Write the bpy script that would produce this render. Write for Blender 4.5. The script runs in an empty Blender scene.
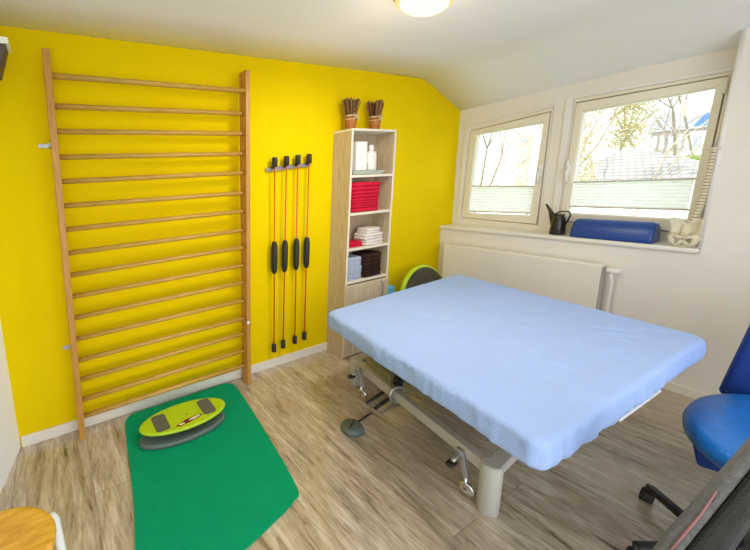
import bpy, math, random
from mathutils import Vector, Matrix
random.seed(7)
PI = math.pi
scene = bpy.context.scene
C = scene.collection

# ------------------------------------------------------------------ materials
def new_mat(name):
    m = bpy.data.materials.new(name); m.use_nodes = True
    nt = m.node_tree; nt.nodes.clear()
    out = nt.nodes.new('ShaderNodeOutputMaterial'); out.location = (600, 0)
    return m, nt, out

def N(nt, t, **kw):
    n = nt.nodes.new(t)
    for k, v in kw.items():
        if k.startswith('i_'): n.inputs[k[2:].replace('_', ' ')].default_value = v
        else: setattr(n, k, v)
    return n

def plain(name, col, rough=.5, metal=0., bump=0., bscale=60., vary=0., vscale=4., spec=.5, stretch=None, coat=0.):
    m, nt, out = new_mat(name)
    b = N(nt, 'ShaderNodeBsdfPrincipled')
    b.inputs['Roughness'].default_value = rough; b.inputs['Metallic'].default_value = metal
    b.inputs['Specular IOR Level'].default_value = spec
    b.inputs['Coat Weight'].default_value = coat
    tc = N(nt, 'ShaderNodeTexCoord'); mp = N(nt, 'ShaderNodeMapping')
    nt.links.new(tc.outputs['Object'], mp.inputs['Vector'])
    if stretch: mp.inputs['Scale'].default_value = stretch
    col4 = (*col, 1)
    nz = N(nt, 'ShaderNodeTexNoise'); nz.inputs['Scale'].default_value = vscale; nz.inputs['Detail'].default_value = 4
    nt.links.new(mp.outputs[0], nz.inputs['Vector'])
    cr = N(nt, 'ShaderNodeValToRGB')
    cr.color_ramp.elements[0].position = .3; cr.color_ramp.elements[1].position = .7
    cr.color_ramp.elements[0].color = tuple(c*(1-vary) for c in col) + (1,)
    cr.color_ramp.elements[1].color = tuple(min(1, c*(1+vary*.5)) for c in col) + (1,)
    nt.links.new(nz.outputs['Fac'], cr.inputs[0]); nt.links.new(cr.outputs[0], b.inputs['Base Color'])
    if bump:
        n2 = N(nt, 'ShaderNodeTexNoise'); n2.inputs['Scale'].default_value = bscale; n2.inputs['Detail'].default_value = 3
        nt.links.new(mp.outputs[0], n2.inputs['Vector'])
        bp = N(nt, 'ShaderNodeBump'); bp.inputs['Strength'].default_value = bump; bp.inputs['Distance'].default_value = .01
        nt.links.new(n2.outputs['Fac'], bp.inputs['Height']); nt.links.new(bp.outputs[0], b.inputs['Normal'])
    nt.links.new(b.outputs[0], out.inputs[0])
    return m

def wood(name, dark, light, scale=(30, 30, 2), rough=.45, ring=3., bump=.15):
    m, nt, out = new_mat(name)
    b = N(nt, 'ShaderNodeBsdfPrincipled'); b.inputs['Roughness'].default_value = rough
    tc = N(nt, 'ShaderNodeTexCoord'); mp = N(nt, 'ShaderNodeMapping'); mp.inputs['Scale'].default_value = scale
    nt.links.new(tc.outputs['Object'], mp.inputs['Vector'])
    nz = N(nt, 'ShaderNodeTexNoise'); nz.inputs['Scale'].default_value = ring; nz.inputs['Detail'].default_value = 6; nz.inputs['Roughness'].default_value = .65
    nt.links.new(mp.outputs[0], nz.inputs['Vector'])
    cr = N(nt, 'ShaderNodeValToRGB'); e = cr.color_ramp.elements
    e[0].position = .3; e[0].color = (*dark, 1); e[1].position = .68; e[1].color = (*light, 1)
    nt.links.new(nz.outputs['Fac'], cr.inputs[0]); nt.links.new(cr.outputs[0], b.inputs['Base Color'])
    bp = N(nt, 'ShaderNodeBump'); bp.inputs['Strength'].default_value = bump; bp.inputs['Distance'].default_value = .004
    nt.links.new(nz.outputs['Fac'], bp.inputs['Height']); nt.links.new(bp.outputs[0], b.inputs['Normal'])
    nt.links.new(b.outputs[0], out.inputs[0])
    return m

def emit(name, col, s):
    m, nt, out = new_mat(name)
    e = N(nt, 'ShaderNodeEmission'); e.inputs[0].default_value = (*col, 1); e.inputs[1].default_value = s
    nt.links.new(e.outputs[0], out.inputs[0]); return m

def floor_mat():
    m, nt, out = new_mat('rustic_oak_planks')
    L = nt.links.new
    b = N(nt, 'ShaderNodeBsdfPrincipled')
    tc = N(nt, 'ShaderNodeTexCoord')
    sep = N(nt, 'ShaderNodeSeparateXYZ'); L(tc.outputs['Object'], sep.inputs[0])
    com = N(nt, 'ShaderNodeCombineXYZ'); L(sep.outputs['Y'], com.inputs['X']); L(sep.outputs['X'], com.inputs['Y'])
    br = N(nt, 'ShaderNodeTexBrick'); L(com.outputs[0], br.inputs['Vector'])
    br.inputs['Scale'].default_value = 1; br.inputs['Brick Width'].default_value = 1.5; br.inputs['Row Height'].default_value = .19
    br.inputs['Mortar Size'].default_value = .0010; br.inputs['Mortar Smooth'].default_value = .3; br.inputs['Bias'].default_value = 0
    br.inputs['Color1'].default_value = (0, 0, 0, 1); br.inputs['Color2'].default_value = (1, 1, 1, 1); br.inputs['Mortar'].default_value = (.5, .5, .5, 1)
    br.offset = .37
    # offset grain per plank
    rnd = N(nt, 'ShaderNodeMath', operation='MULTIPLY'); L(br.outputs['Color'], rnd.inputs[0]); rnd.inputs[1].default_value = 7.3
    com2 = N(nt, 'ShaderNodeCombineXYZ')
    gx = N(nt, 'ShaderNodeMath', operation='MULTIPLY'); L(sep.outputs['X'], gx.inputs[0]); gx.inputs[1].default_value = 17
    gy = N(nt, 'ShaderNodeMath', operation='MULTIPLY'); L(sep.outputs['Y'], gy.inputs[0]); gy.inputs[1].default_value = 2.3
    L(gx.outputs[0], com2.inputs['X']); L(gy.outputs[0], com2.inputs['Y']); L(rnd.outputs[0], com2.inputs['Z'])
    n1 = N(nt, 'ShaderNodeTexNoise'); n1.inputs['Scale'].default_value = 1.3; n1.inputs['Detail'].default_value = 8; n1.inputs['Roughness'].default_value = .68; n1.inputs['Distortion'].default_value = .6
    L(com2.outputs[0], n1.inputs['Vector'])
    cr = N(nt, 'ShaderNodeValToRGB'); e = cr.color_ramp.elements
    e[0].position = .32; e[0].color = (.11, .07, .04, 1); e[1].position = .66; e[1].color = (.72, .62, .50, 1)
    k = e.new(.41); k.color = (.42, .33, .23, 1); k = e.new(.53); k.color = (.57, .47, .35, 1)
    L(n1.outputs['Fac'], cr.inputs[0])
    n2 = N(nt, 'ShaderNodeTexNoise'); n2.inputs['Scale'].default_value = 6; n2.inputs['Detail'].default_value = 4
    L(com2.outputs[0], n2.inputs['Vector'])
    cr2 = N(nt, 'ShaderNodeValToRGB'); e2 = cr2.color_ramp.elements
    e2[0].position = .3; e2[0].color = (.62, .60, .58, 1); e2[1].position = .55; e2[1].color = (1, 1, 1, 1)
    L(n2.outputs['Fac'], cr2.inputs[0])
    mx = N(nt, 'ShaderNodeMix', data_type='RGBA', blend_type='MULTIPLY'); mx.inputs[0].default_value = .8
    L(cr.outputs[0], mx.inputs['A']); L(cr2.outputs[0], mx.inputs['B'])
    # plank to plank tone
    tone = N(nt, 'ShaderNodeMapRange'); L(br.outputs['Color'], tone.inputs[0]); tone.inputs[3].default_value = .9; tone.inputs[4].default_value = 1.06
    mx2 = N(nt, 'ShaderNodeVectorMath', operation='SCALE'); L(mx.outputs['Result'], mx2.inputs[0]); L(tone.outputs[0], mx2.inputs['Scale'])
    # seams
    mx3 = N(nt, 'ShaderNodeMix', data_type='RGBA'); L(br.outputs['Fac'], mx3.inputs[0]); L(mx2.outputs[0], mx3.inputs['A']); mx3.inputs['B'].default_value = (.20, .15, .10, 1)
    L(mx3.outputs['Result'], b.inputs['Base Color'])
    b.inputs['Specular IOR Level'].default_value = .6; b.inputs['Coat Weight'].default_value = .9; b.inputs['Coat Roughness'].default_value = .12
    rr = N(nt, 'ShaderNodeMapRange'); L(n1.outputs['Fac'], rr.inputs[0]); rr.inputs[3].default_value = .34; rr.inputs[4].default_value = .20
    L(rr.outputs[0], b.inputs['Roughness'])
    bp = N(nt, 'ShaderNodeBump'); bp.inputs['Strength'].default_value = .12; bp.inputs['Distance'].default_value = .002
    L(n1.outputs['Fac'], bp.inputs['Height']); L(bp.outputs[0], b.inputs['Normal'])
    L(b.outputs[0], out.inputs[0]); return m

def glass_mat():
    m, nt, out = new_mat('window_glass')
    t = N(nt, 'ShaderNodeBsdfTransparent'); t.inputs[0].default_value = (.97, .99, 1, 1)
    g = N(nt, 'ShaderNodeBsdfGlossy'); g.inputs['Roughness'].default_value = .02
    mx = N(nt, 'ShaderNodeMixShader'); mx.inputs[0].default_value = .05
    nt.links.new(t.outputs[0], mx.inputs[1]); nt.links.new(g.outputs[0], mx.inputs[2]); nt.links.new(mx.outputs[0], out.inputs[0])
    return m

def blind_mat():
    m, nt, out = new_mat('pleated_blind_fabric')
    d = N(nt, 'ShaderNodeBsdfDiffuse'); d.inputs[0].default_value = (.93, .93, .90, 1)
    t = N(nt, 'ShaderNodeBsdfTranslucent'); t.inputs[0].default_value = (.95, .96, .93, 1)
    mx = N(nt, 'ShaderNodeMixShader'); mx.inputs[0].default_value = .5
    nt.links.new(d.outputs[0], mx.inputs[1]); nt.links.new(t.outputs[0], mx.inputs[2]); nt.links.new(mx.outputs[0], out.inputs[0])
    return m

M = dict(
    yellow=plain('yellow_wall_paint', (.84, .62, .0), .85, bump=.08, bscale=90, vary=.03, vscale=2, spec=.08),
    white=plain('warm_white_wall_paint', (.84, .80, .74), .8, bump=.08, bscale=80, vary=.02, spec=.2),
    coolwhite=plain('white_side_wall_paint', (.93, .95, 1.), .8, bump=.05, bscale=80, spec=.2),
    ceil=plain('ceiling_paint', (.85, .86, .90), .85, bump=.06, bscale=70, spec=.2),
    trim=plain('white_trim_paint', (.85, .82, .76), .4),
    base=plain('baseboard_paint', (.84, .79, .70), .45),
    frame=plain('cream_window_frame', (.84, .79, .67), .38),
    framew=plain('white_window_edge', (.84, .82, .80), .35),
    groove=plain('window_rubber_seal', (.30, .28, .24), .7),
    floor=floor_mat(), glass=glass_mat(), blind=blind_mat(),
    railm=plain('blind_rail_aluminium', (.55, .55, .5), .4, .3),
    railt=plain('blind_bottom_rail', (.62, .56, .44), .5),
    bar=wood('oiled_beech_rungs', (.46, .25, .035), (.66, .40, .08), (4, 40, 40), .4),
    post=wood('oiled_beech_post', (.42, .19, .03), (.62, .31, .06), (40, 40, 3), .42),
    oak=wood('light_oak_laminate', (.42, .32, .18), (.66, .53, .34), (35, 35, 2.2), .5),
    oakf=wood('pale_oak_front', (.50, .40, .27), (.78, .65, .47), (35, 35, 2.2), .5),
    oake=plain('pale_oak_edge_band', (.80, .72, .58), .5, vary=.05),
    oakd=wood('dark_oak_panel', (.36, .27, .17), (.52, .41, .27), (35, 35, 2.2), .6),  # darker oak tone for back panel and plinth
    black=plain('black_rubber', (.018, .016, .014), .55, bump=.2, bscale=120),
    blackp=plain('black_plastic', (.012, .012, .013), .35),
    red=plain('orange_red_rod', (.72, .13, .015), .35, vary=.2, vscale=20),
    steel=plain('brushed_steel', (.45, .45, .46), .35, .8),
    chrome=plain('chrome', (.75, .75, .75), .15, 1.),
    greyp=plain('grey_metal_lacquer', (.50, .47, .42), .38, vary=.04),
    greyd=plain('dark_grey_metal', (.16, .15, .12), .5),
    olive=plain('olive_motor_housing', (.22, .20, .09), .5),
    sheet=plain('light_blue_jersey_sheet', (.39, .53, .90), .9, bump=.35, bscale=90, vary=.025, vscale=5, spec=.15),
    pad=plain('dark_pad_cover', (.10, .10, .12), .6),
    mat=plain('green_exercise_mat', (.0, .32, .14), .85, spec=.15, bump=.3, bscale=220, vary=.06, vscale=7),
    lime=plain('lime_green_deck', (.48, .66, .012), .35, vary=.04),
    limer=plain('lime_green_rubber', (.50, .70, .01), .4),
    padg=plain('grey_grip_pad', (.13, .125, .09), .8, bump=.3, bscale=300),
    based=plain('dark_grey_base_plastic', (.11, .14, .125), .4),
    maroon=plain('maroon_print', (.16, .02, .012), .5),
    cream=plain('cream_print', (.85, .80, .60), .5),
    greyprint=plain('grey_print', (.20, .20, .06), .5),
    terra=plain('brown_twig_base', (.42, .15, .025), .6, vary=.2, vscale=30),
    twig=plain('dried_twig', (.34, .18, .06), .8, vary=.4, vscale=40),
    twigd=plain('dark_dried_twig', (.17, .08, .03), .8, vary=.4, vscale=40),
    raffia=plain('pale_raffia', (.72, .55, .30), .8, vary=.2, vscale=40),
    ceramic=plain('white_ceramic', (.86, .84, .80), .3),
    clear=plain('clear_plastic', (.42, .38, .30), .15),
    tray=plain('pale_grey_green_tray', (.46, .52, .46), .4),
    towr=plain('red_terry', (.66, .015, .05), .95, bump=.6, bscale=160, vary=.12, vscale=18, spec=.1),
    toww=plain('white_terry', (.86, .78, .70), .95, bump=.6, bscale=160, vary=.06, vscale=18, spec=.1),
    towb=plain('pale_blue_terry', (.50, .56, .70), .95, bump=.6, bscale=160, vary=.08, vscale=18, spec=.1),
    towk=plain('dark_brown_terry', (.045, .022, .016), .95, bump=.6, bscale=160, vary=.3, vscale=18, spec=.1),
    bosu=plain('dark_moulded_plastic', (.06, .05, .03), .35, vary=.25, vscale=6),
    cyan=plain('light_blue_foam', (.10, .50, .78), .7),
    navy=plain('royal_blue_leatherette', (.015, .065, .30), .32, bump=.15, bscale=90, vary=.06),
    blue=plain('bright_blue_leatherette', (.008, .17, .58), .33, bump=.3, bscale=70, vary=.18, vscale=25),
    blued=plain('blue_plastic', (.004, .035, .24), .4),
    jug=plain('black_enamel', (.018, .017, .014), .2),
    bone=plain('cream_bone_plastic', (.74, .68, .50), .45, vary=.08, vscale=30),
    disc=plain('dark_disc_plastic', (.26, .18, .10), .5),
    brass=plain('polished_brass', (.72, .46, .12), .3, .6),
    lamp=emit('lit_lamp_glass', (1, .84, .48), 1.0),
    lampring=emit('lit_lamp_rim_glass', (1, .66, .24), .62),
    stoolw=wood('honey_pine_seat', (.62, .26, .015), (.86, .49, .06), (6, 26, 10), .3, 2.),
    whitem=plain('white_lacquered_steel', (.80, .80, .78), .3),
    mesh=plain('grey_mesh_fabric', (.17, .17, .16), .6, bump=.5, bscale=260, vary=.3, vscale=60),
    chairb=plain('charcoal_upholstery', (.035, .037, .036), .55, bump=.3, bscale=200, vary=.2, vscale=30),
    pink=plain('pink_reflection_paint', (.42, .17, .17), .6),
    spk=plain('dark_brown_casing', (.09, .06, .05), .5),
    grass=plain('garden_grass', (.30, .38, .12), .9, vary=.4, vscale=1),
    leaf=plain('spring_leaves', (.50, .62, .12), .8, vary=.4, vscale=8),
    ivy=plain('yellow_green_ivy', (.60, .52, .28), .8, vary=.3, vscale=8),
    bark=plain('pale_bark', (.34, .28, .22), .9, vary=.4, vscale=12),
    barky=plain('ochre_bark', (.50, .40, .27), .9, vary=.3, vscale=12),
    render=plain('white_house_render', (.85, .86, .90), .9),
    rose=plain('pinkish_house_render', (.66, .56, .54), .9),
    orange=plain('orange_balcony_panels', (.90, .66, .42), .8, vary=.2, vscale=1),
    hwin=plain('house_window_glass', (.40, .43, .47), .2),
    solar=plain('solar_panel_blue', (.08, .28, .68), .2),
    slate=plain('grey_slate_roof', (.38, .36, .36), .8, vary=.2, vscale=3),
)
def roof_mat():
    m, nt, out = new_mat('weathered_roof_tiles')
    L = nt.links.new
    b = N(nt, 'ShaderNodeBsdfPrincipled'); b.inputs['Roughness'].default_value = .8
    tc = N(nt, 'ShaderNodeTexCoord'); sp = N(nt, 'ShaderNodeSeparateXYZ'); L(tc.outputs['Object'], sp.inputs[0])
    cm = N(nt, 'ShaderNodeCombineXYZ'); L(sp.outputs['Y'], cm.inputs['X']); L(sp.outputs['Z'], cm.inputs['Y'])
    br = N(nt, 'ShaderNodeTexBrick'); L(cm.outputs[0], br.inputs['Vector'])
    br.inputs['Scale'].default_value = 1; br.inputs['Brick Width'].default_value = .16; br.inputs['Row Height'].default_value = .10; br.inputs['Mortar Size'].default_value = .014
    br.inputs['Color1'].default_value = (.50, .45, .39, 1); br.inputs['Color2'].default_value = (.40, .36, .31, 1); br.inputs['Mortar'].default_value = (.22, .20, .18, 1)
    L(br.outputs['Color'], b.inputs['Base Color']); L(b.outputs[0], out.inputs[0]); return m
M['tiles'] = roof_mat()

# ------------------------------------------------------------------ mesh builder
class MB:
    def __init__(s): s.v = []; s.f = []; s.sm = []
    def add(s, vs, fs, smooth=False):
        k = len(s.v); s.v += [tuple(p) for p in vs]
        for f in fs: s.f.append(tuple(i+k for i in f)); s.sm.append(smooth)
        return s
    def hexa(s, p):   # 8 corners: bottom 4 ccw, top 4 ccw
        return s.add(p, [(3, 2, 1, 0), (4, 5, 6, 7), (0, 1, 5, 4), (1, 2, 6, 5), (2, 3, 7, 6), (3, 0, 4, 7)])
    def box(s, x0, x1, y0, y1, z0, z1):
        return s.hexa([(x0, y0, z0), (x1, y0, z0), (x1, y1, z0), (x0, y1, z0), (x0, y0, z1), (x1, y0, z1), (x1, y1, z1), (x0, y1, z1)])
    def prism(s, poly, fa, fb, smooth=False):   # poly 2D ; fa, fb map a 2D point to the two ends
        n = len(poly); a = [fa(*q) for q in poly]; b = [fb(*q) for q in poly]
        s.add(a+b, [tuple(range(n))[::-1], tuple(range(n, 2*n))])
        k = len(s.v)-2*n
        for i in range(n):
            j = (i+1) % n
            s.f.append((k+i, k+j, k+n+j, k+n+i)); s.sm.append(smooth)
        return s
    def yz(s, poly, x0, x1): return s.prism(poly, lambda y, z: (x0, y, z), lambda y, z: (x1, y, z))
    def xz(s, poly, y0, y1, smooth=False): return s.prism(poly, lambda x, z: (x, y0, z), lambda x, z: (x, y1, z), smooth)
    def xy(s, poly, z0, z1, smooth=False): return s.prism(poly, lambda x, y: (x, y, z0), lambda x, y: (x, y, z1), smooth)
    def tube(s, pts, r, n=8, cap=True, flat=None):
        pts = [Vector(p) for p in pts]; rs = r if isinstance(r, (list, tuple)) else [r]*len(pts)
        k = len(s.v); up = None
        for i, p in enumerate(pts):
            d = (pts[min(i+1, len(pts)-1)] - pts[max(i-1, 0)]).normalized()
            if up is None:
                up = Vector((0, 0, 1)) if abs(d.z) < .9 else Vector((1, 0, 0))
            a = d.cross(up).normalized(); b = a.cross(d).normalized(); up = b
            for j in range(n):
                t = 2*PI*j/n + (PI/n)
                ra = rs[i]; rb = rs[i]*(flat or 1)
                s.v.append(tuple(p + a*math.cos(t)*ra + b*math.sin(t)*rb))
        for i in range(len(pts)-1):
            for j in range(n):
                q = (j+1) % n
                s.f.append((k+i*n+j, k+i*n+q, k+(i+1)*n+q, k+(i+1)*n+j)); s.sm.append(n > 4)
        if cap:
            s.f.append(tuple(k+j for j in range(n))[::-1]); s.sm.append(False)
            e = k+(len(pts)-1)*n; s.f.append(tuple(e+j for j in range(n))); s.sm.append(False)
        return s
    def lathe(s, prof, c=(0, 0, 0), n=24, axis='z', sx=1., sy=1.):
        k = len(s.v); c = Vector(c)
        for r, z in prof:
            for j in range(n):
                t = 2*PI*j/n; x, y = r*math.cos(t)*sx, r*math.sin(t)*sy
                p = {'z': (x, y, z), 'y': (x, z, y), 'x': (z, x, y)}[axis]
                s.v.append(tuple(c+Vector(p)))
        m = len(prof)
        for i in range(m-1):
            for j in range(n):
                q = (j+1) % n; s.f.append((k+i*n+j, k+i*n+q, k+(i+1)*n+q, k+(i+1)*n+j)); s.sm.append(True)
        s.f.append(tuple(k+j for j in range(n))[::-1]); s.sm.append(False)
        s.f.append(tuple(k+(m-1)*n+j for j in range(n))); s.sm.append(False)
        return s
    def sup(s, c, h, e=.35, nu=24, nv=12, rz=0., wob=0., f=None):   # rounded (super-ellipsoid) block
        k = len(s.v); c = Vector(c); sg = lambda a, p: math.copysign(abs(a)**p, a)
        ph = random.random()*9
        for i in range(nv+1):
            v = -PI/2 + PI*i/nv
            for j in range(nu):
                u = 2*PI*j/nu
                p = Vector((h[0]*sg(math.cos(v), e)*sg(math.cos(u), e), h[1]*sg(math.cos(v), e)*sg(math.sin(u), e), h[2]*sg(math.sin(v), e)))
                if wob:
                    p *= 1+wob*math.sin(7*p.x/h[0]+ph+3*p.z/h[2])*math.cos(4*p.y/h[1]+ph)
                if f: p = Vector(f(*p))
                p = Vector((p.x*math.cos(rz)-p.y*math.sin(rz), p.x*math.sin(rz)+p.y*math.cos(rz), p.z))
                s.v.append(tuple(c+p))
        for i in range(nv):
            for j in range(nu):
                q = (j+1) % nu; s.f.append((k+i*nu+j, k+i*nu+q, k+(i+1)*nu+q, k+(i+1)*nu+j)); s.sm.append(True)
        return s
    def build(s, name, mat, parent=None, bevel=0., seg=2):
        me = bpy.data.meshes.new(name); me.from_pydata(s.v, [], s.f)
        import bmesh
        bm = bmesh.new(); bm.from_mesh(me); bmesh.ops.recalc_face_normals(bm, faces=bm.faces)
        bm.to_mesh(me); bm.free()
        for p, q in zip(me.polygons, s.sm): p.use_smooth = q
        me.materials.append(mat)
        o = bpy.data.objects.new(name, me); C.objects.link(o)
        if parent:
            o.parent = parent; o.matrix_parent_inverse = Matrix.Identity(4)
            off = Vector((0, 0, 0)); q = parent
            while q: off += q.location; q = q.parent
            for v in me.vertices: v.co -= off
        if bevel:
            b = o.modifiers.new('bevel', 'BEVEL'); b.width = bevel; b.segments = seg; b.limit_method = 'ANGLE'; b.angle_limit = .6
        return o

def tag(o, label, cat, group=None):
    o['label'] = label; o['category'] = cat
    if group: o['group'] = group
    return o
def thing(name, label, cat, loc=(0, 0, 0), group=None):
    o = bpy.data.objects.new(name, None); C.objects.link(o); o.location = loc; o.empty_display_size = .1
    return tag(o, label, cat, group)
def struct(o): o['kind'] = 'structure'; return o
def recenter(o, p):      # put the origin of a single-mesh thing at its base
    p = Vector(p)
    for v in o.data.vertices: v.co -= p
    o.location = p; return o

# ------------------------------------------------------------------ room shell
XR, XN, YR = 3.998, 4.185, -3.1      # lower right wall, window niche plane, rear limit of the room
def cz(x, y):                        # height of the ceiling, flat part then the slope down to the window wall
    k = min(1, max(0, -y/1.2))
    flat = 2.363 + .009*min(x, 3.5); low = 2.13 + .062*k
    if x < 3.40: return flat
    t = (x-3.40)/.35
    slope = lambda q: 2.395 - (q-3.58)*(2.395-low)/(XN-3.58)
    if x > 3.75: return slope(x)
    a = flat; b = slope(3.75)        # rounded crease
    m = 2.403
    return (1-t)**2*a + 2*t*(1-t)*m + t*t*b
struct(MB().box(-.75, XR+.02, YR, .02, -.1, 0).build('floor', M['floor']))
mb = MB(); xs = [-.8, .8, 2, 3, 3.3]+[3.4+.035*i for i in range(11)]+[3.9, 4.05, XN, 4.4]; ys = [YR, -1.8, -1.2, -.8, -.4, .15]
k = 0; vs = []; fs = []
for h in (0, .12):
    for y in ys:
        for x in xs: vs.append((x, y, cz(x, y)+h))
nx, ny = len(xs), len(ys); T = nx*ny
for j in range(ny-1):
    for i in range(nx-1):
        a = j*nx+i; fs.append((a, a+1, a+nx+1, a+nx)); fs.append((T+a, T+a+nx, T+a+nx+1, T+a+1))
for j in range(ny-1):
    for i in (0, nx-1): a = j*nx+i; fs.append((a, a+nx, T+a+nx, T+a))
for i in range(nx-1):
    for j in (0, ny-1): a = j*nx+i; fs.append((a, a+1, T+a+1, T+a))
struct(mb.add(vs, fs, True).build('ceiling', M['ceil']))
struct(MB().box(-.8, 4.4, 0, .15, -.1, 2.39).build('wall_back', M['yellow']))
def lx(y): return .012 + .225*y        # the left wall runs slightly outwards
struct(MB().xy([(lx(0), .0), (lx(YR), YR), (lx(YR)-.15, YR), (lx(0)-.15, .0)], -.1, 2.40).build('wall_left', M['coolwhite']))
w = MB().box(XR, 4.4, YR, 0, -.1, .955).box(XR, 4.4, YR, -1.598, .955, 2.5)
w.yz([(-.08, .955), (0, .955), (0, 2.5), (-.08, 2.5)], XN, 4.4)
w.yz([(-.83, .955), (-.73, .955), (-.73, 2.5), (-.83, 2.5)], XN, 4.4)
w.yz([(-1.598, .955), (-1.555, .955), (-1.555, 2.5), (-1.598, 2.5)], XN, 4.4)
w.yz([(-.73, .955), (-.08, .955), (-.08, 1.04), (-.73, 1.02)], XN, 4.4).yz([(-1.555, .955), (-.83, .955), (-.83, 1.05), (-1.555, 1.02)], XN, 4.4)
w.yz([(-.73, 2.025), (-.08, 1.935), (-.08, 2.5), (-.73, 2.5)], XN, 4.4).yz([(-1.555, 2.06), (-.83, 2.058), (-.83, 2.5), (-1.555, 2.5)], XN, 4.4)
struct(w.build('wall_right', M['white']))
struct(MB().box(3.0, 4.4, YR-.15, YR, -.1, 2.5).box(-.9, 3.0, YR-.15, YR, 2.15, 2.5).box(-.9, 3.0, YR-.15, YR, -.1, .02).box(-.9, -.65, YR-.15, YR, .02, 2.15).build('wall_front_unseen', M['white']))  # unseen wall behind the camera, added and opened to shape the rear daylight
# raised white edges around the two openings
tr = MB()
for poly in ([(-.085, 1.0), (-.045, 1.0), (-.06, 1.96), (-.10, 1.96)], [(-.845, 1.0), (-.80, 1.0), (-.80, 2.0), (-.845, 2.0)],
             [(-.80, 2.0), (-.845, 2.0), (-.845, 2.058), (-1.575, 2.064), (-1.575, 2.082), (-.80, 2.078)], [(-.10, 1.96), (-.735, 2.040), (-.735, 2.052), (-.10, 1.972)]):
    tr.yz(poly, XN-.012, XN+.02)
struct(tr.build('trim_1', M['framew'], bevel=.004))
struct(MB().box(XR-.03, XN+.02, -1.597, 0, .955, .985).build('trim_2', M['trim'], bevel=.008))
# rounded corner bead where the niche meets the right part of the wall
struct(MB().tube([(XR+.008, -1.593, .985), (XR+.008, -1.593, 2.26)], .012, 10).build('trim_3', M['framew']))
struct(MB().box(lx(0)+.01, XR, -.014, 0, 0, .07).build('baseboard_back', M['base'], bevel=.003))
struct(MB().box(XR-.014, XR, YR, -.016, 0, .06).build('baseboard_right', M['base'], bevel=.003))

# windows ---------------------------------------------------------------
def lerp4(q, s, t):      # q: TL, TR, BL, BR as (y, z)
    a = [q[0][i]*(1-s)+q[1][i]*s for i in (0, 1)]; b = [q[2][i]*(1-s)+q[3][i]*s for i in (0, 1)]
    return (a[0]*(1-t)+b[0]*t, a[1]*(1-t)+b[1]*t)
def ring(mb, qa, qb, x0, x1):
    o = [qa[0], qa[1], qa[3], qa[2]]; i = [qb[0], qb[1], qb[3], qb[2]]
    for k in range(4):
        n = (k+1) % 4
        mb.yz([o[k], o[n], i[n], i[k]], x0, x1)
def mixq(a, b, t): return [tuple(a[k][i]*(1-t)+b[k][i]*t for i in (0, 1)) for k in range(4)]
def window(num, outer, glass, hside):
    fr = MB(); ring(fr, outer, mixq(outer, glass, .25), XN+.004, XN+.09)
    f = struct(fr.build('window_%d' % num, M['frame'], bevel=.004))
    g = MB(); ring(g, mixq(outer, glass, .25), mixq(outer, glass, .34), XN+.03, XN+.09); g.build('seal', M['groove'], f)
    s = MB(); ring(s, mixq(outer, glass, .33), mixq(outer, glass, .94), XN-.010, XN+.06); ring(s, mixq(outer, glass, .94), glass, XN+.004, XN+.06)
    s.build('sash', M['frame'], f, bevel=.004)
    p = MB().yz([lerp4(glass, a, b) for a, b in ((0, 0), (1, 0), (1, 1), (0, 1))], XN+.036, XN+.042).build('pane', M['glass'], f)
    p['label'] = 'clear glass pane'
    hy, hz = hside
    h = MB(); h.sup((XN-.016, hy, hz), (.010, .017, .045), .6)
    h.tube([(XN-.016, hy, hz), (XN-.045, hy, hz), (XN-.052, hy-.004, hz-.012), (XN-.052, hy-.012, hz-.10)], [.010, .010, .011, .009], 10)
    h.tube([(XN-.016, hy, hz+.0), (XN-.03, hy, hz+.05), (XN-.028, hy, hz+.08)], [.010, .009, .007], 8)
    h.build('handle', M['framew'], f)
    return f
O1 = [(-.094, 1.934), (-.725, 2.022), (-.070, 1.039), (-.734, 1.011)]; G1 = [(-.177, 1.896), (-.704, 1.923), (-.147, 1.103), (-.672, 1.124)]
G1 = [(-.172, 1.876), (-.672, 1.905), (-.150, 1.105), (-.650, 1.115)]
O2 = [(-.846, 2.058), (-1.552, 2.06), (-.835, 1.055), (-1.545, 1.015)]; G2 = [(-.912, 1.943), (-1.500, 1.973), (-.903, 1.155), (-1.491, 1.145)]
O1[0] = (-.094, 1.94)
window(1, O1, G1, (-.690, 1.50)); window(2, O2, G2, (-.868, 1.50))
w2 = bpy.data.objects['window_2']
hb = MB()
for z0, z1 in ((1.93, 2.03), (1.12, 1.2)): hb.tube([(XN-.012, -1.538, z0), (XN-.012, -1.538, z1)], .008, 8)
hb.build('hinge', M['framew'], w2)

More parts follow.
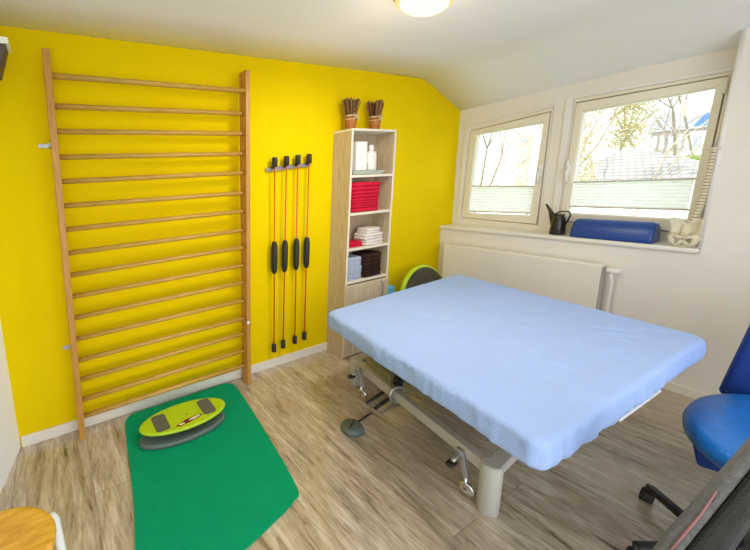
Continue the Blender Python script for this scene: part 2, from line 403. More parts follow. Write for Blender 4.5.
def pleated(name, label, q, n):    # q: TL TR BL BR
    t = thing(name, label, 'blind', (XN+.02, (q[2][0]+q[3][0])/2, q[2][1]), 'pleated blinds over the lower window panes')
    mb = MB(); vs = []; fs = []
    m = n*2
    for i in range(m+1):
        a = lerp4(q, .015, i/m); b = lerp4(q, .985, i/m); x = XN+.014+(.014 if i % 2 else 0)
        vs += [(x, *a), (x, *b), (x+.001, *a), (x+.001, *b)]
    for i in range(m):
        a = i*4; fs.append((a, a+1, a+5, a+4)); 
    mb.add(vs, fs).build('pleats', M['blind'], t)
    for tt, mm, nm in ((-.02, M['railm'], 'top_rail'), (1.0, M['railt'], 'bottom_rail')):
        a = lerp4(q, 0, tt); b = lerp4(q, 1, tt)
        MB().yz([a, b, (b[0], b[1]-.011), (a[0], a[1]-.011)], XN+.010, XN+.030).build(nm, mm, t)
    mb = MB()
    for s in (.35, .65):
        a = lerp4(q, s, 0)
    cpt = lerp4(q, .42, 0); MB().box(XN+.002, XN+.02, cpt[0]-.012, cpt[0]+.012, cpt[1]-.004, cpt[1]+.012).build('grip_tab', M['framew'], t)
    for s in (.03, .97):
        a = lerp4(q, s, 0); top = lerp4([G1, G2][q is B2], s, 0.01); MB().tube([(XN+.022, *a), (XN+.022, *top)], .0012, 4).build('tension_cord', M['framew'], t)
    return t
B1 = [(-.131, 1.378), (-.668, 1.372), (-.138, 1.122), (-.655, 1.134)]; B1 = [(-.158, 1.382), (-.660, 1.374), (-.152, 1.130), (-.652, 1.140)]
B2 = [(-.905, 1.405), (-1.493, 1.415), (-.903, 1.211), (-1.490, 1.214)]
pleated('pleated_blind', 'white pleated blind across the lower part of the narrower left window', B1, 9)
pleated('pleated_blind', 'white pleated blind across the lower part of the wider right window', B2, 8)

# ------------------------------------------------------------------ radiator
rad = thing('radiator', 'long cream flat panel radiator below the windowsill', 'radiator', (3.93, -.65, .17))
MB().box(3.898, 3.912, -1.215, -.10, .17, .806).build('front_panel', M['white'], rad, bevel=.006)
MB().box(3.914, 3.965, -1.212, -.105, .18, .79).build('convector', M['trim'], rad, bevel=.003)
MB().box(3.905, 3.972, -1.215, -.10, .797, .812).build('top_grille', M['trim'], rad, bevel=.003)
MB().box(3.915, 3.97, -1.218, -1.212, .18, .80).build('side_panel', M['greyp'], rad, bevel=.002)
for y_ in (-.9, -.4): MB().box(3.966, XR-.001, y_, y_+.04, .5, .75).build('wall_bracket', M['greyp'], rad)
v = MB().lathe([(.012, -.05), (.020, -.045), (.024, -.02), (.022, .012), (.012, .02)], (3.945, -1.245, .775), 14, 'y')
v.build('thermostatic_valve', M['ceramic'], rad)
MB().tube([(3.945, -1.25, .77), (3.945, -1.262, .70), (3.95, -1.262, .09), (3.958, -1.262, .0)], .010, 8).build('pipe', M['trim'], rad)

# ------------------------------------------------------------------ wall bars (gymnastics ladder)
wb = thing('wall_bars', 'tall wooden wall bars with sixteen rungs on the yellow wall', 'wall bars', (.95, -.09, 0))
def post(xt0, xt1, xb0, xb1, zt, y0=-.129, y1=-.04):
    return MB().hexa([(xb0, y0, 0), (xb1, y0, 0), (xb1, y1, 0), (xb0, y1, 0), (xt0, y0, zt), (xt1, y0, zt), (xt1, y1, zt), (xt0, y1, zt)])
post(.391, .428, .338, .374, 2.238).build('post', M['post'], wb, bevel=.004)
post(1.589, 1.622, 1.532, 1.565, 2.247).build('post', M['post'], wb, bevel=.004)
RL = [2.114, 1.967, 1.837, 1.701, 1.569, 1.435, 1.301, 1.165, 1.034, .905, .774, .640, .503, .376, .242, .130]
RR = [2.119, 1.980, 1.849, 1.715, 1.586, 1.447, 1.320, 1.184, 1.060, .927, .798, .660, .520, .401, .264, .142]
for i, (a, b) in enumerate(zip(RL, RR)):
    ta, tb = a/2.24, b/2.24
    y = -.082 if i else -.105
    xa = .374*(1-ta)+.428*ta-.012; xb = 1.532*(1-tb)+1.589*tb+.012
    MB().tube([(xa, y, a), (xb, y, b)], .0185, 12, flat=.82).build('rung', M['bar'], wb)
for z, x in ((1.769, .352), (.568, .345)):
    b = MB().box(x-.035, x+.03, -.006, 0, z-.012, z+.012).box(x+.018, x+.03, -.06, 0, z-.012, z+.012)
    b.lathe([(.008, -.010), (.008, -.004)], (x-.018, 0, z), 10, 'y')
    b.build('wall_bracket', M['steel'], wb, bevel=.002)
b = MB().lathe([(.010, -.135), (.012, -.130), (.012, -.128)], (1.555, 0, .50), 12, 'y').build('screw_cap', M['ceramic'], wb)

# ------------------------------------------------------------------ swing bars on their holder
holder = thing('bar_holder', 'grey wall rail holding four swing bars on the yellow wall', 'wall rail', (2.02, 0, 1.62))
MB().hexa([(1.812, -.022, 1.588), (2.236, -.022, 1.622), (2.236, 0, 1.622), (1.812, 0, 1.588), (1.812, -.022, 1.617), (2.236, -.022, 1.653), (2.236, 0, 1.653), (1.812, 0, 1.617)]).build('rail', M['steel'], holder, bevel=.003)
XT = [1.879, 1.986, 2.093, 2.202]; XB = [1.848, 1.938, 2.057, 2.158]; ZT = [1.632, 1.640, 1.648, 1.654]; ZB = [.15, .160, .168, .178]
for i in range(4):
    MB().tube([(XT[i]-.014, -.020, ZT[i]-.012), (XT[i]-.014, -.036, ZT[i]-.012)], .012, 8).build('clip', M['blackp'], holder)
names = ['leftmost of the four swing bars hanging on the wall rail', 'second from the left of the four swing bars on the wall rail',
         'third from the left of the four swing bars on the wall rail', 'rightmost of the four swing bars, nearest the shelf unit']
for i in range(4):
    xt, xb, zt, zb = XT[i]-.014, XB[i]-.014, ZT[i], ZB[i]+.012
    P = lambda z: (xb+(xt-xb)*(z-zb)/(zt-zb), -.05, z)
    t = thing('swing_bar', names[i], 'swing bar', (xb, -.05, zb), 'orange swing bars with black grips')
    MB().tube([P(zb+.02), P(zt-.01)], .0058, 8).build('rod', M['red'], t)
    gt, gb = 1.052, .82
    MB().tube([P(gb-.012), P(gb), P(gb+.03), P((gb+gt)/2), P(gt-.03), P(gt), P(gt+.012)], [.010, .018, .024, .0245, .024, .018, .010], 14).build('grip', M['black'], t)
    MB().tube([P(zb-.005), P(zb), P(zb+.06), P(zb+.066)], [.012, .019, .019, .010], 12).build('end_cap', M['black'], t)
    MB().tube([P(zt-.012), P(zt-.008), P(zt+.055), P(zt+.06)], [.012, .021, .021, .014], 12).build('end_cap', M['black'], t)

# ------------------------------------------------------------------ shelf unit
SK = .026
def sx(x, z): return x + SK*(z-1.0)
su = thing('shelf_unit', 'tall narrow light oak shelf unit with open shelves above a door', 'shelf unit', (2.7, -.1, 0))
SX0, SX1, SY = 2.461, 2.966, -.192
def sbox(mb, x0, x1, y0, y1, z0, z1):
    return mb.hexa([(sx(x0, z0), y0, z0), (sx(x1, z0), y0, z0), (sx(x1, z0), y1, z0), (sx(x0, z0), y1, z0), (sx(x0, z1), y0, z1), (sx(x1, z1), y0, z1), (sx(x1, z1), y1, z1), (sx(x0, z1), y1, z1)])
for a in (SX0, SX1-.018):
    p = sbox(MB(), a, a+.018, SY+.002, -.001, .0, 1.875).build('side_panel', M['oak'], su)
    sbox(MB(), a-.0005, a+.0185, SY-.001, SY+.002, .0, 1.875).build('edge_band', M['oake'], p)
sbox(MB(), SX0, SX1, SY, -.001, 1.875, 1.893).build('top', M['oake'], su, bevel=.002)
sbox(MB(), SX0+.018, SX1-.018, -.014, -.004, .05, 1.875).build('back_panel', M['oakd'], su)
LV = [1.538, 1.237, .946, .668]
for z in LV: sbox(MB(), SX0+.018, SX1-.018, SY, -.014, z-.02, z).build('shelf', M['oake'], su, bevel=.0015)
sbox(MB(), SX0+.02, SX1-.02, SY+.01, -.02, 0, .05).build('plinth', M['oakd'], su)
door = sbox(MB(), SX0+.004, SX1-.004, SY-.016, SY-.001, .012, .64).build('door', M['oakf'], su, bevel=.002)
hx = 2.86
MB().tube([(hx, SY-.016, .635-.02), (hx, SY-.030, .632-.02), (hx, SY-.036, .60), (hx-.002, SY-.036, .50), (hx-.002, SY-.030, .478), (hx-.002, SY-.016, .475)], .006, 8).build('handle', M['steel'], door)
# items in the shelf unit
def folded(name, label, cat, mat, x, z, w, d, heights, group=None, y=-.10, rz=0., wob=.035):
    zz = z
    o = []
    for i, (h, l, dx, ww) in enumerate(zip(heights, label if isinstance(label, list) else [label]*len(heights), *( [0]*0 or ([0]*len(heights), [1]*len(heights)) ))):
        mb = MB(); xx = x + random.uniform(-.006, .006); wd = w*random.uniform(.94, 1.02)
        n = 2 if h > .035 else 1
        for k in range(n):
            mb.sup((xx+(k*.004), y, zz+h*(k+.5)/n), (wd/2, d/2, h/n/2+.001), .38, 28, 10, rz, wob)
        mb.tube([(xx-wd*.38, y-d/2*.93, zz+h*.5), (xx+wd*.1, y-d/2*.98, zz+h*.46), (xx+wd*.40, y-d/2*.93, zz+h*.5)], .002, 5)
        ob = tag(mb.build(name, mat), l, cat, group); recenter(ob, (xx, y, zz)); o.append(ob)
        zz += h
    return o
def names_stack(tpl, pos): return [tpl % p for p in pos]
folded('folded_towel', names_stack('folded red towel, %s in the tall red stack', ['the lowest', 'second from the bottom', 'third from the bottom', 'the puffy one below the top', 'the puffy one on top']),
       'towel', M['towr'], 2.682, 1.238, .355, .165, [.034, .036, .044, .060, .066], 'red towels in the tall stack')
folded('folded_towel', ['thin folded red cloth lying alone beside the white towels', 'thin folded red cloth on top of the one beside the white towels'], 'towel', M['towr'], 2.60, .947, .18, .13, [.020, .022], 'red cloths beside the white towels', wob=.05)
folded('folded_towel', names_stack('folded white towel, %s in the white stack', ['the lowest', 'the middle one', 'the small rolled one on top']),
       'towel', M['toww'], 2.80, .947, .25, .15, [.048, .050, .045], 'white towels on the middle shelf', y=-.105, rz=.1)
bpy.data.objects['folded_towel.009'].scale = (.72, .9, 1)
folded('folded_towel', names_stack('folded pale blue towel, %s in the blue stack', ['the lowest', 'second from the bottom', 'third from the bottom', 'fourth from the bottom', 'the top one']),
       'towel', M['towb'], 2.580, .669, .165, .16, [.036, .038, .040, .038, .040], 'pale blue towels on the bottom open shelf', wob=.05)
folded('folded_towel', names_stack('folded dark brown towel, %s in the dark stack', ['the lowest', 'the middle one', 'the top one']),
       'towel', M['towk'], 2.785, .669, .235, .165, [.062, .068, .072], 'dark brown towels on the bottom open shelf', wob=.04)
ty = -.105
t = MB(); t.hexa([(2.535, ty-.065, 1.540), (2.85, ty-.065, 1.540), (2.85, ty+.065, 1.540), (2.535, ty+.065, 1.540), (2.515, ty-.08, 1.570), (2.90, ty-.08, 1.570), (2.90, ty+.08, 1.570), (2.515, ty+.08, 1.570)])
tag(recenter(t.build('tray', M['tray'], bevel=.004), (2.7, ty, 1.54)), 'shallow grey green tray on the top shelf under the bottles', 'tray')
t = MB().box(2.577, 2.700, ty-.05, ty+.05, 1.572, 1.80)
tag(recenter(t.build('white_box', M['ceramic'], bevel=.006), (2.638, ty, 1.572)), 'tall plain white box standing on the tray', 'box')
bo = thing('lotion_bottle', 'white pump lotion bottle standing on the tray', 'bottle', (2.80, ty, 1.571))
MB().lathe([(.050, 1.571), (.056, 1.577), (.056, 1.70), (.048, 1.722), (.024, 1.732), (.020, 1.742)], (2.80, ty, 0), 20, sy=.6).build('bottle_body', M['ceramic'], bo)
MB().lathe([(.022, 1.738), (.024, 1.742), (.024, 1.776), (.012, 1.782)], (2.80, ty, 0), 16, sy=.8).build('cap', M['ceramic'], bo)
MB().sup((2.792, ty-.034, 1.682), (.008, .002, .004), .8, 10, 6).build('printed_mark', M['greyp'], bo)
t = MB().lathe([(.020, 1.571), (.022, 1.575), (.022, 1.63), (.012, 1.645), (.012, 1.662), (.009, 1.664)], (2.722, ty-.01, 0), 14)
tag(recenter(t.build('small_bottle', M['clear']), (2.722, ty-.01, 1.571)), 'small brownish bottle between the white box and the lotion bottle', 'bottle')

# twig bundles on top
def bundle(x, label, lean):
    zb = 1.894; y = -.105
    t = thing('twig_bundle', label, 'decoration', (x, y, zb), 'dried twig bundles on the shelf unit')
    MB().lathe([(.036, 0), (.042, .004), (.045, .05), (.050, .095), (.03, .10)], (x, y, zb), 16, sy=.9).build('bark_base', M['terra'], t)
    for q, m in ((0, M['twig']), (1, M['twigd'])):
        mb = MB()
        for i in range(70):
            a = random.uniform(0, 2*PI); r = math.sqrt(random.random())
            h = .225 + random.uniform(-.022, .012)
            mb.tube([(x+.040*r*math.cos(a), y+.036*r*math.sin(a), zb+.08), (x+.046*r*math.cos(a), y+.04*r*math.sin(a), zb+.12),
                     (x+.078*r*math.cos(a)+lean*.4+random.uniform(-.005, .005), y+.058*r*math.sin(a), zb+h)], [.0034, .0032, .0036], 4)
        o = mb.build('twigs', m, t)
    mb = MB()
    for dz, tilt in ((.088, .012), (.098, -.010), (.108, .006)):
        mb.tube([(x+.050*math.cos(k*PI/8), y+.046*math.sin(k*PI/8), zb+dz+tilt*math.sin(k*PI/8+1)) for k in range(17)], .0035, 5, cap=False)
    for s in (-1, 1):
        mb.tube([(x, y-.047, zb+.10), (x+s*.02, y-.052, zb+.12), (x+s*.034, y-.052, zb+.102), (x+s*.012, y-.05, zb+.092)], .003, 5)
        mb.tube([(x, y-.047, zb+.10), (x+s*.02, y-.053, zb+.08), (x+s*.03, y-.052, zb+.065)], .0028, 5)
    mb.build('raffia_bow', M['raffia'], t)
bundle(2.562, 'dried twig bundle tied with raffia, the left one on the shelf unit', 0)
bundle(2.832, 'dried twig bundle tied with raffia, the right one on the shelf unit', .004)

# ------------------------------------------------------------------ balance dome leaning + foam block
bd = thing('balance_dome', 'lime green balance dome leaning on the yellow wall with dark flat side out', 'balance trainer', (3.44, -.12, 0))
def tilt(mb, c, a):
    ca, sa = math.cos(a), math.sin(a); c = Vector(c); out = []
    for p in mb.v:
        q = Vector(p)-c; out.append((c.x+q.x, c.y+q.y*ca-q.z*sa, c.z+q.y*sa+q.z*ca))
    mb.v = out; return mb
cb = (3.462, -.215, .338); ta = -.16
tilt(MB().lathe([(.305, -.014), (.328, -.010), (.335, .01), (.325, .03), (.29, .034)], cb, 48, 'y'), cb, ta).build('rim', M['limer'], bd)
tilt(MB().lathe([(.24, .034), (.255, .05), (.23, .08), (.18, .11), (.10, .13), (.02, .136)], cb, 40, 'y'), cb, ta).build('dome', M['limer'], bd)
tilt(MB().lathe([(.02, -.022), (.10, -.024), (.105, -.018), (.27, -.018), (.304, -.026), (.312, -.012)], cb, 48, 'y'), cb, ta).build('platform', M['bosu'], bd)
mb = MB()
for k in range(3):
    mb.tube([(cb[0]+(.13+.04*k)*math.cos(a), cb[1]-.022, cb[2]+(.13+.04*k)*math.sin(a)) for a in [i*PI/24 for i in range(49)]], .003, 5, cap=False)
tilt(mb, cb, ta).build('moulded_rings', M['based'], bd)
t = MB().box(3.005, 3.095, -.17, -.03, .0, .525)
tag(recenter(t.build('foam_block', M['cyan'], bevel=.012, seg=3), (3.07, -.1, 0)), 'light blue foam block standing between shelf unit and balance dome', 'foam block')

# ------------------------------------------------------------------ treatment table
TC = dict(L=(1.912, -.532), F=(3.500, -.462), R=(3.272, -1.797), Nn=(1.670, -1.765)); TZ = .65
def tmap(u, v):       # u 0..1 towards the window, v 0..1 towards the viewer
    a = [TC['L'][i]*(1-u)+TC['F'][i]*u for i in (0, 1)]; b = [TC['Nn'][i]*(1-u)+TC['R'][i]*u for i in (0, 1)]
    return (a[0]*(1-v)+b[0]*v, a[1]*(1-v)+b[1]*v)
def rrect(W, H, r, n=12, m=14):     # perimeter points of a rounded rectangle, centred, with outward normals
    out = []
    for cx_, cy_, a0 in ((W/2-r, H/2-r, 0), (-W/2+r, H/2-r, PI/2), (-W/2+r, -H/2+r, PI), (W/2-r, -H/2+r, 3*PI/2)):
        for i in range(n+1):
            a = a0+PI/2*i/n; out.append((cx_+r*math.cos(a), cy_+r*math.sin(a), math.cos(a), math.sin(a)))
        # straight run to the next corner
        nxt = {0: (-W/2+r, H/2), PI/2: (-W/2, -H/2+r), PI: (W/2-r, -H/2), 3*PI/2: (W/2, H/2-r)}[a0]
        lx_, ly_, nx_, ny_ = out[-1]
        for i in range(1, m): out.append((lx_+(nxt[0]-lx_)*i/m, ly_+(nxt[1]-ly_)*i/m, nx_, ny_))
    return out
TW, TH = 1.55, 1.27
def tl(x, y): return tmap(x/TW+.5, .5-y/TH)
creases = [(a, b, c, d*1.25, .010, .0042) for a, b, c, d in ((3.020, -1.533, -0.79, 0.106), (2.966, -1.587, -0.79, 0.097), (3.157, -1.621, -1.33, 0.080), (2.882, -1.596, -0.99, 0.038), (3.348, -0.836, -1.62, 0.074), (2.375, -0.871, -1.28, 0.063), (2.251, -0.994, -1.51, 0.044), (2.436, -1.030, -1.13, 0.055), (2.336, -1.554, -1.39, 0.023), (2.104, -1.659, -1.40, 0.030), (2.073, -1.672, -1.84, 0.023), (1.986, -1.665, -1.57, 0.018), (1.777, -1.333, -1.45, 0.025), (1.729, -1.525, -1.38, 0.032), (2.444, -0.665, -1.48, 0.051), (2.115, -1.539, -1.60, 0.035))]
from mathutils import noise
def wz(x, y):
    z = .005*noise.noise((x*2.2, y*3.1, 0)) + .0026*noise.noise((x*7, y*11, 4.)) + .0012*noise.noise((x*24, y*18, 8.))
    for cx_, cy_, a, ln_, wd, am in creases:
        dx, dy = x-cx_, y-cy_; p = dx*math.cos(a)+dy*math.sin(a); q = -dx*math.sin(a)+dy*math.cos(a)+.006*math.sin(p*25)
        z += 1.8*am*math.exp(-(p/ln_)**2*1.5)*(math.exp(-(q/wd)**2)-.5*math.exp(-((q-wd*1.6)/wd)**2))
    return z
rc = .06; per = rrect(TW, TH, rc, 14, 90); NP = len(per); vs = []; fs = []
R_ = .030
rings = [0.0] + [i/100 for i in range(1, 101)]
prof = [(-R_, 0.)] + [(-R_+R_*math.sin(a), -R_*(1-math.cos(a))) for a in [PI/2*i/6 for i in range(1, 7)]] + [(.002, -.050), (.002, -.072), (-.002, -.092), (-.008, -.104), (-.030, -.112), (-.06, -.112)]
for f in rings[1:]:
    for (x, y, nx_, ny_) in per:
        g = 1-(1-f); px, py = (x-nx_*R_)*g, (y-ny_*R_)*g
        X, Y = tl(px, py); vs.append((X, Y, TZ+wz(X, Y)*min(1, (1-f)*8+.5)))
for k, (dn, dz) in enumerate(prof[1:]):
    for i, (x, y, nx_, ny_) in enumerate(per):
        X, Y = tl(x+nx_*dn, y+ny_*dn)
        n = noise.noise((X*14, Y*14, dz*10))*.009 + noise.noise((X*45, Y*45, dz*5))*.006
        s = min(1, k/5); X2, Y2 = tl(x+nx_*(dn+n*s), y+ny_*(dn+n*s))
        hem = (noise.noise((X*5, Y*5, 3.))*.008) if k > 7 else 0
        vs.append((X2, Y2, TZ+dz+hem+wz(X, Y)*.4*(1-s)))
nr = len(rings)-1+len(prof)-1
vs.append((*tl(0, 0), TZ+wz(*tl(0, 0)))); cidx = len(vs)-1
for i in range(NP): fs.append((cidx, i, (i+1) % NP))
for k in range(nr-1):
    for i in range(NP):
        j = (i+1) % NP; fs.append((k*NP+i, k*NP+j, (k+1)*NP+j, (k+1)*NP+i))
sh = MB().add(vs, fs, True).build('fitted_sheet', M['sheet'])
tag(recenter(sh, (*tl(0, 0), TZ-.11)), 'light blue fitted sheet stretched over the wide treatment table', 'sheet')

tt = thing('treatment_table', 'wide height adjustable treatment table with grey metal base', 'treatment table', (2.4, -1.1, 0))
MB().prism([tl(a*(TW/2-.04), b*(TH/2-.04)) for a, b in ((1, 1), (-1, 1), (-1, -1), (1, -1))], lambda x, y: (x, y, .560), lambda x, y: (x, y, .636)).build('padded_top', M['pad'], tt, bevel=.01)
# upper frame
def beam(mb, a, b, w, h):      # rectangular tube between two points, given width and height
    a, b = Vector(a), Vector(b); d = (b-a).normalized(); s = d.cross(Vector((0, 0, 1)))
    if s.length < 1e-3: s = Vector((1, 0, 0))
    s.normalize(); u = s.cross(d)
    s *= w/2; u *= h/2
    return mb.hexa([a-s-u, b-s-u, b+s-u, a+s-u, a-s+u, b-s+u, b+s+u, a+s+u])
cu = [tl(a*(TW/2-.10), b*(TH/2-.07)) for a, b in ((1, 1), (-1, 1), (-1, -1), (1, -1))]
mb = MB()
for i in range(4): beam(mb, (*cu[i], .541), (*cu[(i+1) % 4], .541), .04, .036)
mb.build('upper_frame', M['greyp'], tt, bevel=.004)
mb = MB(); a = tl(.02, -TH/2+.012); b = tl(TW/2-.22, -TH/2+.012)
beam(mb, (2.25, -1.772, .543), (2.66, -1.782, .543), .008, .010); mb.build('edge_rail', M['ceramic'], tt, bevel=.002)
# pedestal columns
NC = (1.985, -1.497); FC = (2.25, -.505); NC2 = (2.62, -1.45); FC2 = (2.80, -.56)
def column(c, r=.041, h=.225):
    MB().lathe([(r*.96, 0), (r, .004), (r, h-.008), (r-.008, h)], (c[0], c[1], 0), 28).build('column', M['greyp'], tt)
for c, h in ((NC, .245), (FC, .205), (NC2, .245), (FC2, .205)): column(c, h=h)
ra = Vector((*NC, .210)); rb = Vector((*FC, .170)); dr = (rb-ra).normalized()
beam(MB(), ra+dr*.03, rb-dr*.03, .045, .058).build('side_rail', M['greyp'], tt, bevel=.006)
beam(MB(), (*NC2, .210), (*FC2, .170), .045, .058).build('side_rail', M['greyp'], tt, bevel=.006)
d2 = (Vector((*NC2, .212))-Vector((*NC, .212))).normalized()
beam(MB(), Vector((*NC, .212))+d2*.03, (*NC2, .212), .06, .045).build('cross_rail', M['greyp'], tt, bevel=.006)
beam(MB(), (*FC, .175), (*FC2, .175), .06, .045).build('cross_rail', M['greyp'], tt, bevel=.006)
# ring clamp + motor + sleeve
rc_ = ra+dr*(rb-ra).length*.585
s_ = dr.cross(Vector((0, 0, 1))).normalized(); u_ = s_.cross(dr)
MB().tube([rc_+ (s_*math.cos(a)+u_*math.sin(a))*.048 for a in [i*PI/12 for i in range(25)]], .010, 8, cap=False).build('clamp_ring', M['steel'], tt)
beam(MB(), rc_+dr*.02, rb-dr*.05, .052, .064).build('rail_sleeve', M['greyp'], tt, bevel=.006)
beam(MB(), rc_+dr*.05+s_*-.0+Vector((.060, .02, .045)), rb-dr*.10+Vector((.060, .0, .045)), .08, .075).build('lift_motor', M['olive'], tt, bevel=.012)
MB().tube([rc_+Vector((.03, .02, .05)), rc_+Vector((.10, .05, .06))], .026, 10).build('motor_joint', M['blackp'], tt)
# scissor lift arms
for (a, b, c, d) in (((*NC, .25), (2.55, -1.15, .55), 0, 0), ((2.62, -1.42, .25), (2.15, -1.15, .55), 0, 0), ((2.27, -.66, .25), (2.9, -.80, .55), 0, 0)):
    a = Vector(a); b = Vector(b); beam(MB(), a+(b-a)*.14, b, .03, .04).build('lift_arm', M['greyd'], tt, bevel=.004)
# foot operated casters
def caster(c, q, side):
    cx_, cy_ = c
    k = MB(); k.hexa([(cx_-.012, cy_-.012, .09), (cx_+.012, cy_-.012, .09), (cx_+.012, cy_+.012, .09), (cx_-.012, cy_+.012, .09),
                       (cx_-.03+q, cy_+.03, .215), (cx_+.0+q, cy_+.03, .215), (cx_+.0+q, cy_+.06, .215), (cx_-.03+q, cy_+.06, .215)])
    br = k.build('caster_bracket', M['steel'], tt, bevel=.003)
    MB().lathe([(.012, -.008), (.030, -.010), (.034, -.006), (.034, .006), (.030, .010), (.012, .008)], (cx_-.005, cy_-.005, .045), 20, 'x').build('wheel', M['chrome'], br)
    MB().tube([(cx_-.012, cy_, .105), (cx_-.012, cy_, .04), (cx_+.004, cy_, .04)], .006, 6).build('fork', M['chrome'], br)
    MB().sup((cx_-.055, cy_+.045, .165), (.028, .018, .010), .6, 14, 8).build('brake_pad', M['black'], br)
    MB().tube([(cx_+q-.01, cy_+.045, .20), (cx_-.03, cy_+.045, .18), (cx_-.05, cy_+.045, .17)], .010, 8).build('lever', M['steel'], br)
caster((1.975, -1.412), .03, 1); caster((2.14, -.66), .02, 1)
# foot bar
mb = MB(); mb.tube([(2.10, -.800, .03), (2.22, -.785, .035), (2.42, -.76, .04)], .012, 8); mb.tube([(2.10, -.735, .03), (2.36, -.705, .04), (2.42, -.76, .04)], .010, 8)
mb.tube([(2.42, -.76, .04), (2.42, -.70, .16)], .010, 8).build('foot_bar', M['blackp'], tt)

fs_ = thing('foot_switch', 'round dark grey foot switch on the floor beside the table base', 'foot switch', (1.845, -.845, 0))
MB().lathe([(.062, .002), (.070, .008), (.068, .026), (.056, .040), (.03, .043)], (1.845, -.845, 0), 28, sy=.95).build('switch_body', M['based'], fs_)
MB().tube([(1.80, -.865, .043), (1.845, -.845, .045), (1.885, -.822, .043)], .004, 6).build('switch_seam', M['black'], fs_)
MB().tube([(1.895, -.82, .012), (1.95, -.81, .006), (2.03, -.80, .006), (2.07, -.80, .008)], .005, 6).build('cable', M['blackp'], fs_)

# ------------------------------------------------------------------ green mat
def smooth_poly(pts, n=10, closed=True):
    out = []; m = len(pts)
    for i in range(m):
        p0, p1, p2, p3 = [Vector(pts[(i+k-1) % m]) for k in range(4)]
        for j in range(n):
            t = j/n; out.append(.5*((2*p1)+(-p0+p2)*t+(2*p0-5*p1+4*p2-p3)*t*t+(-p0+3*p1-3*p2+p3)*t**3))
    return [(q.x, q.y) for q in out]
mp = [(.615, -.120), (.665, -.052), (.76, -.040), (1.05, -.038), (1.33, -.036), (1.415, -.055), (1.437, -.140), (1.385, -.52), (1.298, -.985), (1.235, -1.055), (1.08, -1.10), (.8, -1.16), (.58, -1.185), (.47, -1.15), (.467, -1.10), (.54, -.72), (.592, -.30)]
mm = MB().xy(smooth_poly(mp), .001, .012); o = mm.build('exercise_mat', M['mat'], bevel=.003)
tag(recenter(o, (.95, -.6, 0)), 'dark green exercise mat with rounded corners lying on the floor', 'exercise mat')

# ------------------------------------------------------------------ balance board
bb = thing('balance_board', 'lime green oval balance board with two grey foot pads on the mat', 'balance board', (.95, -.36, .012))
cx_, cy_ = .951, -.338
def ell(a, b, n=48, p=1.0, ox=0, oy=0): return [(cx_+ox+a*math.cos(2*PI*i/n), cy_+oy+b*math.sin(2*PI*i/n)) for i in range(n)]
mb = MB(); mb.lathe([(.96, .013), (1.0, .020), (1.0, .034), (.93, .042)], (cx_-.018, cy_-.030, 0), 56, sx=.282, sy=.102); mb.build('base', M['based'], bb)
MB().lathe([(.5, .04), (.42, .06), (.3, .084)], (cx_, cy_-.015, 0), 32, sx=.22, sy=.12).build('spring_block', M['black'], bb)
mb = MB().lathe([(.94, .082), (.99, .086), (1.0, .092), (.985, .100), (.94, .102)], (cx_-.004, cy_, 0), 64, sx=.284, sy=.118); dk = mb.build('deck', M['lime'], bb)
def rr(x, y, w, h, r, sk=0, n=6):
    out = []
    for qx, qy, a0 in ((w/2-r, h/2-r, 0), (-w/2+r, h/2-r, PI/2), (-w/2+r, -h/2+r, PI), (w/2-r, -h/2+r, 3*PI/2)):
        for i in range(n+1):
            a = a0+PI/2*i/n; X, Y = qx+r*math.cos(a), qy+r*math.sin(a); out.append((x+X+sk*Y, y+Y))
    return out
MB().xy(rr(cx_-.158, cy_-.004, .086, .148, .020, 0), .1015, .1055).build('foot_pad', M['padg'], bb)
MB().xy(rr(cx_+.150, cy_+.004, .086, .148, .020, 0), .1015, .1055).build('foot_pad', M['padg'], bb)
MB().xy([(cx_-.085+ .0, cy_-.078), (cx_-.02, cy_-.052), (cx_+.03, cy_-.043), (cx_+.088, cy_-.042), (cx_+.098, cy_-.052), (cx_+.07, cy_-.068), (cx_+.0, cy_-.082), (cx_-.06, cy_-.090)], .1015, .1035).build('printed_badge', M['maroon'], dk)
MB().xy([(cx_-.0+ .0, cy_-.066), (cx_+.03, cy_-.050), (cx_+.086, cy_-.047), (cx_+.078, cy_-.058), (cx_+.04, cy_-.070)], .103, .1042).xy(rr(cx_-.045, cy_-.076, .034, .013, .004), .103, .1042).build('badge_lettering', M['cream'], dk)
MB().xy([(cx_-.005, cy_-.008), (cx_+.012, cy_-.012), (cx_+.022, cy_-.002), (cx_+.010, cy_+.0)], .1015, .1030).build('printed_mark', M['greyprint'], dk)

# ------------------------------------------------------------------ things on the windowsill
jz = .986
jg = thing('watering_jug', 'small black watering can with long spout on the windowsill', 'watering can', (4.08, -.885, jz))
jc = (4.075, -.888)
MB().lathe([(.050, 0), (.054, .004), (.050, .06), (.044, .12), (.040, .165), (.036, .168)], (jc[0], jc[1], jz), 28, sy=.92).build('can_body', M['jug'], jg)
MB().tube([(jc[0], jc[1]+.022, jz+.08), (jc[0], jc[1]+.040, jz+.14), (jc[0], jc[1]+.062, jz+.195), (jc[0], jc[1]+.092, jz+.245)], [.028, .022, .012, .006], 12).build('spout', M['jug'], jg)
MB().tube([(jc[0], jc[1]+.03, jz+.165), (jc[0], jc[1]-.01, jz+.190), (jc[0], jc[1]-.055, jz+.188), (jc[0], jc[1]-.066, jz+.165), (jc[0], jc[1]-.055, jz+.12), (jc[0], jc[1]-.038, jz+.075)], .0055, 8).build('handle', M['jug'], jg)

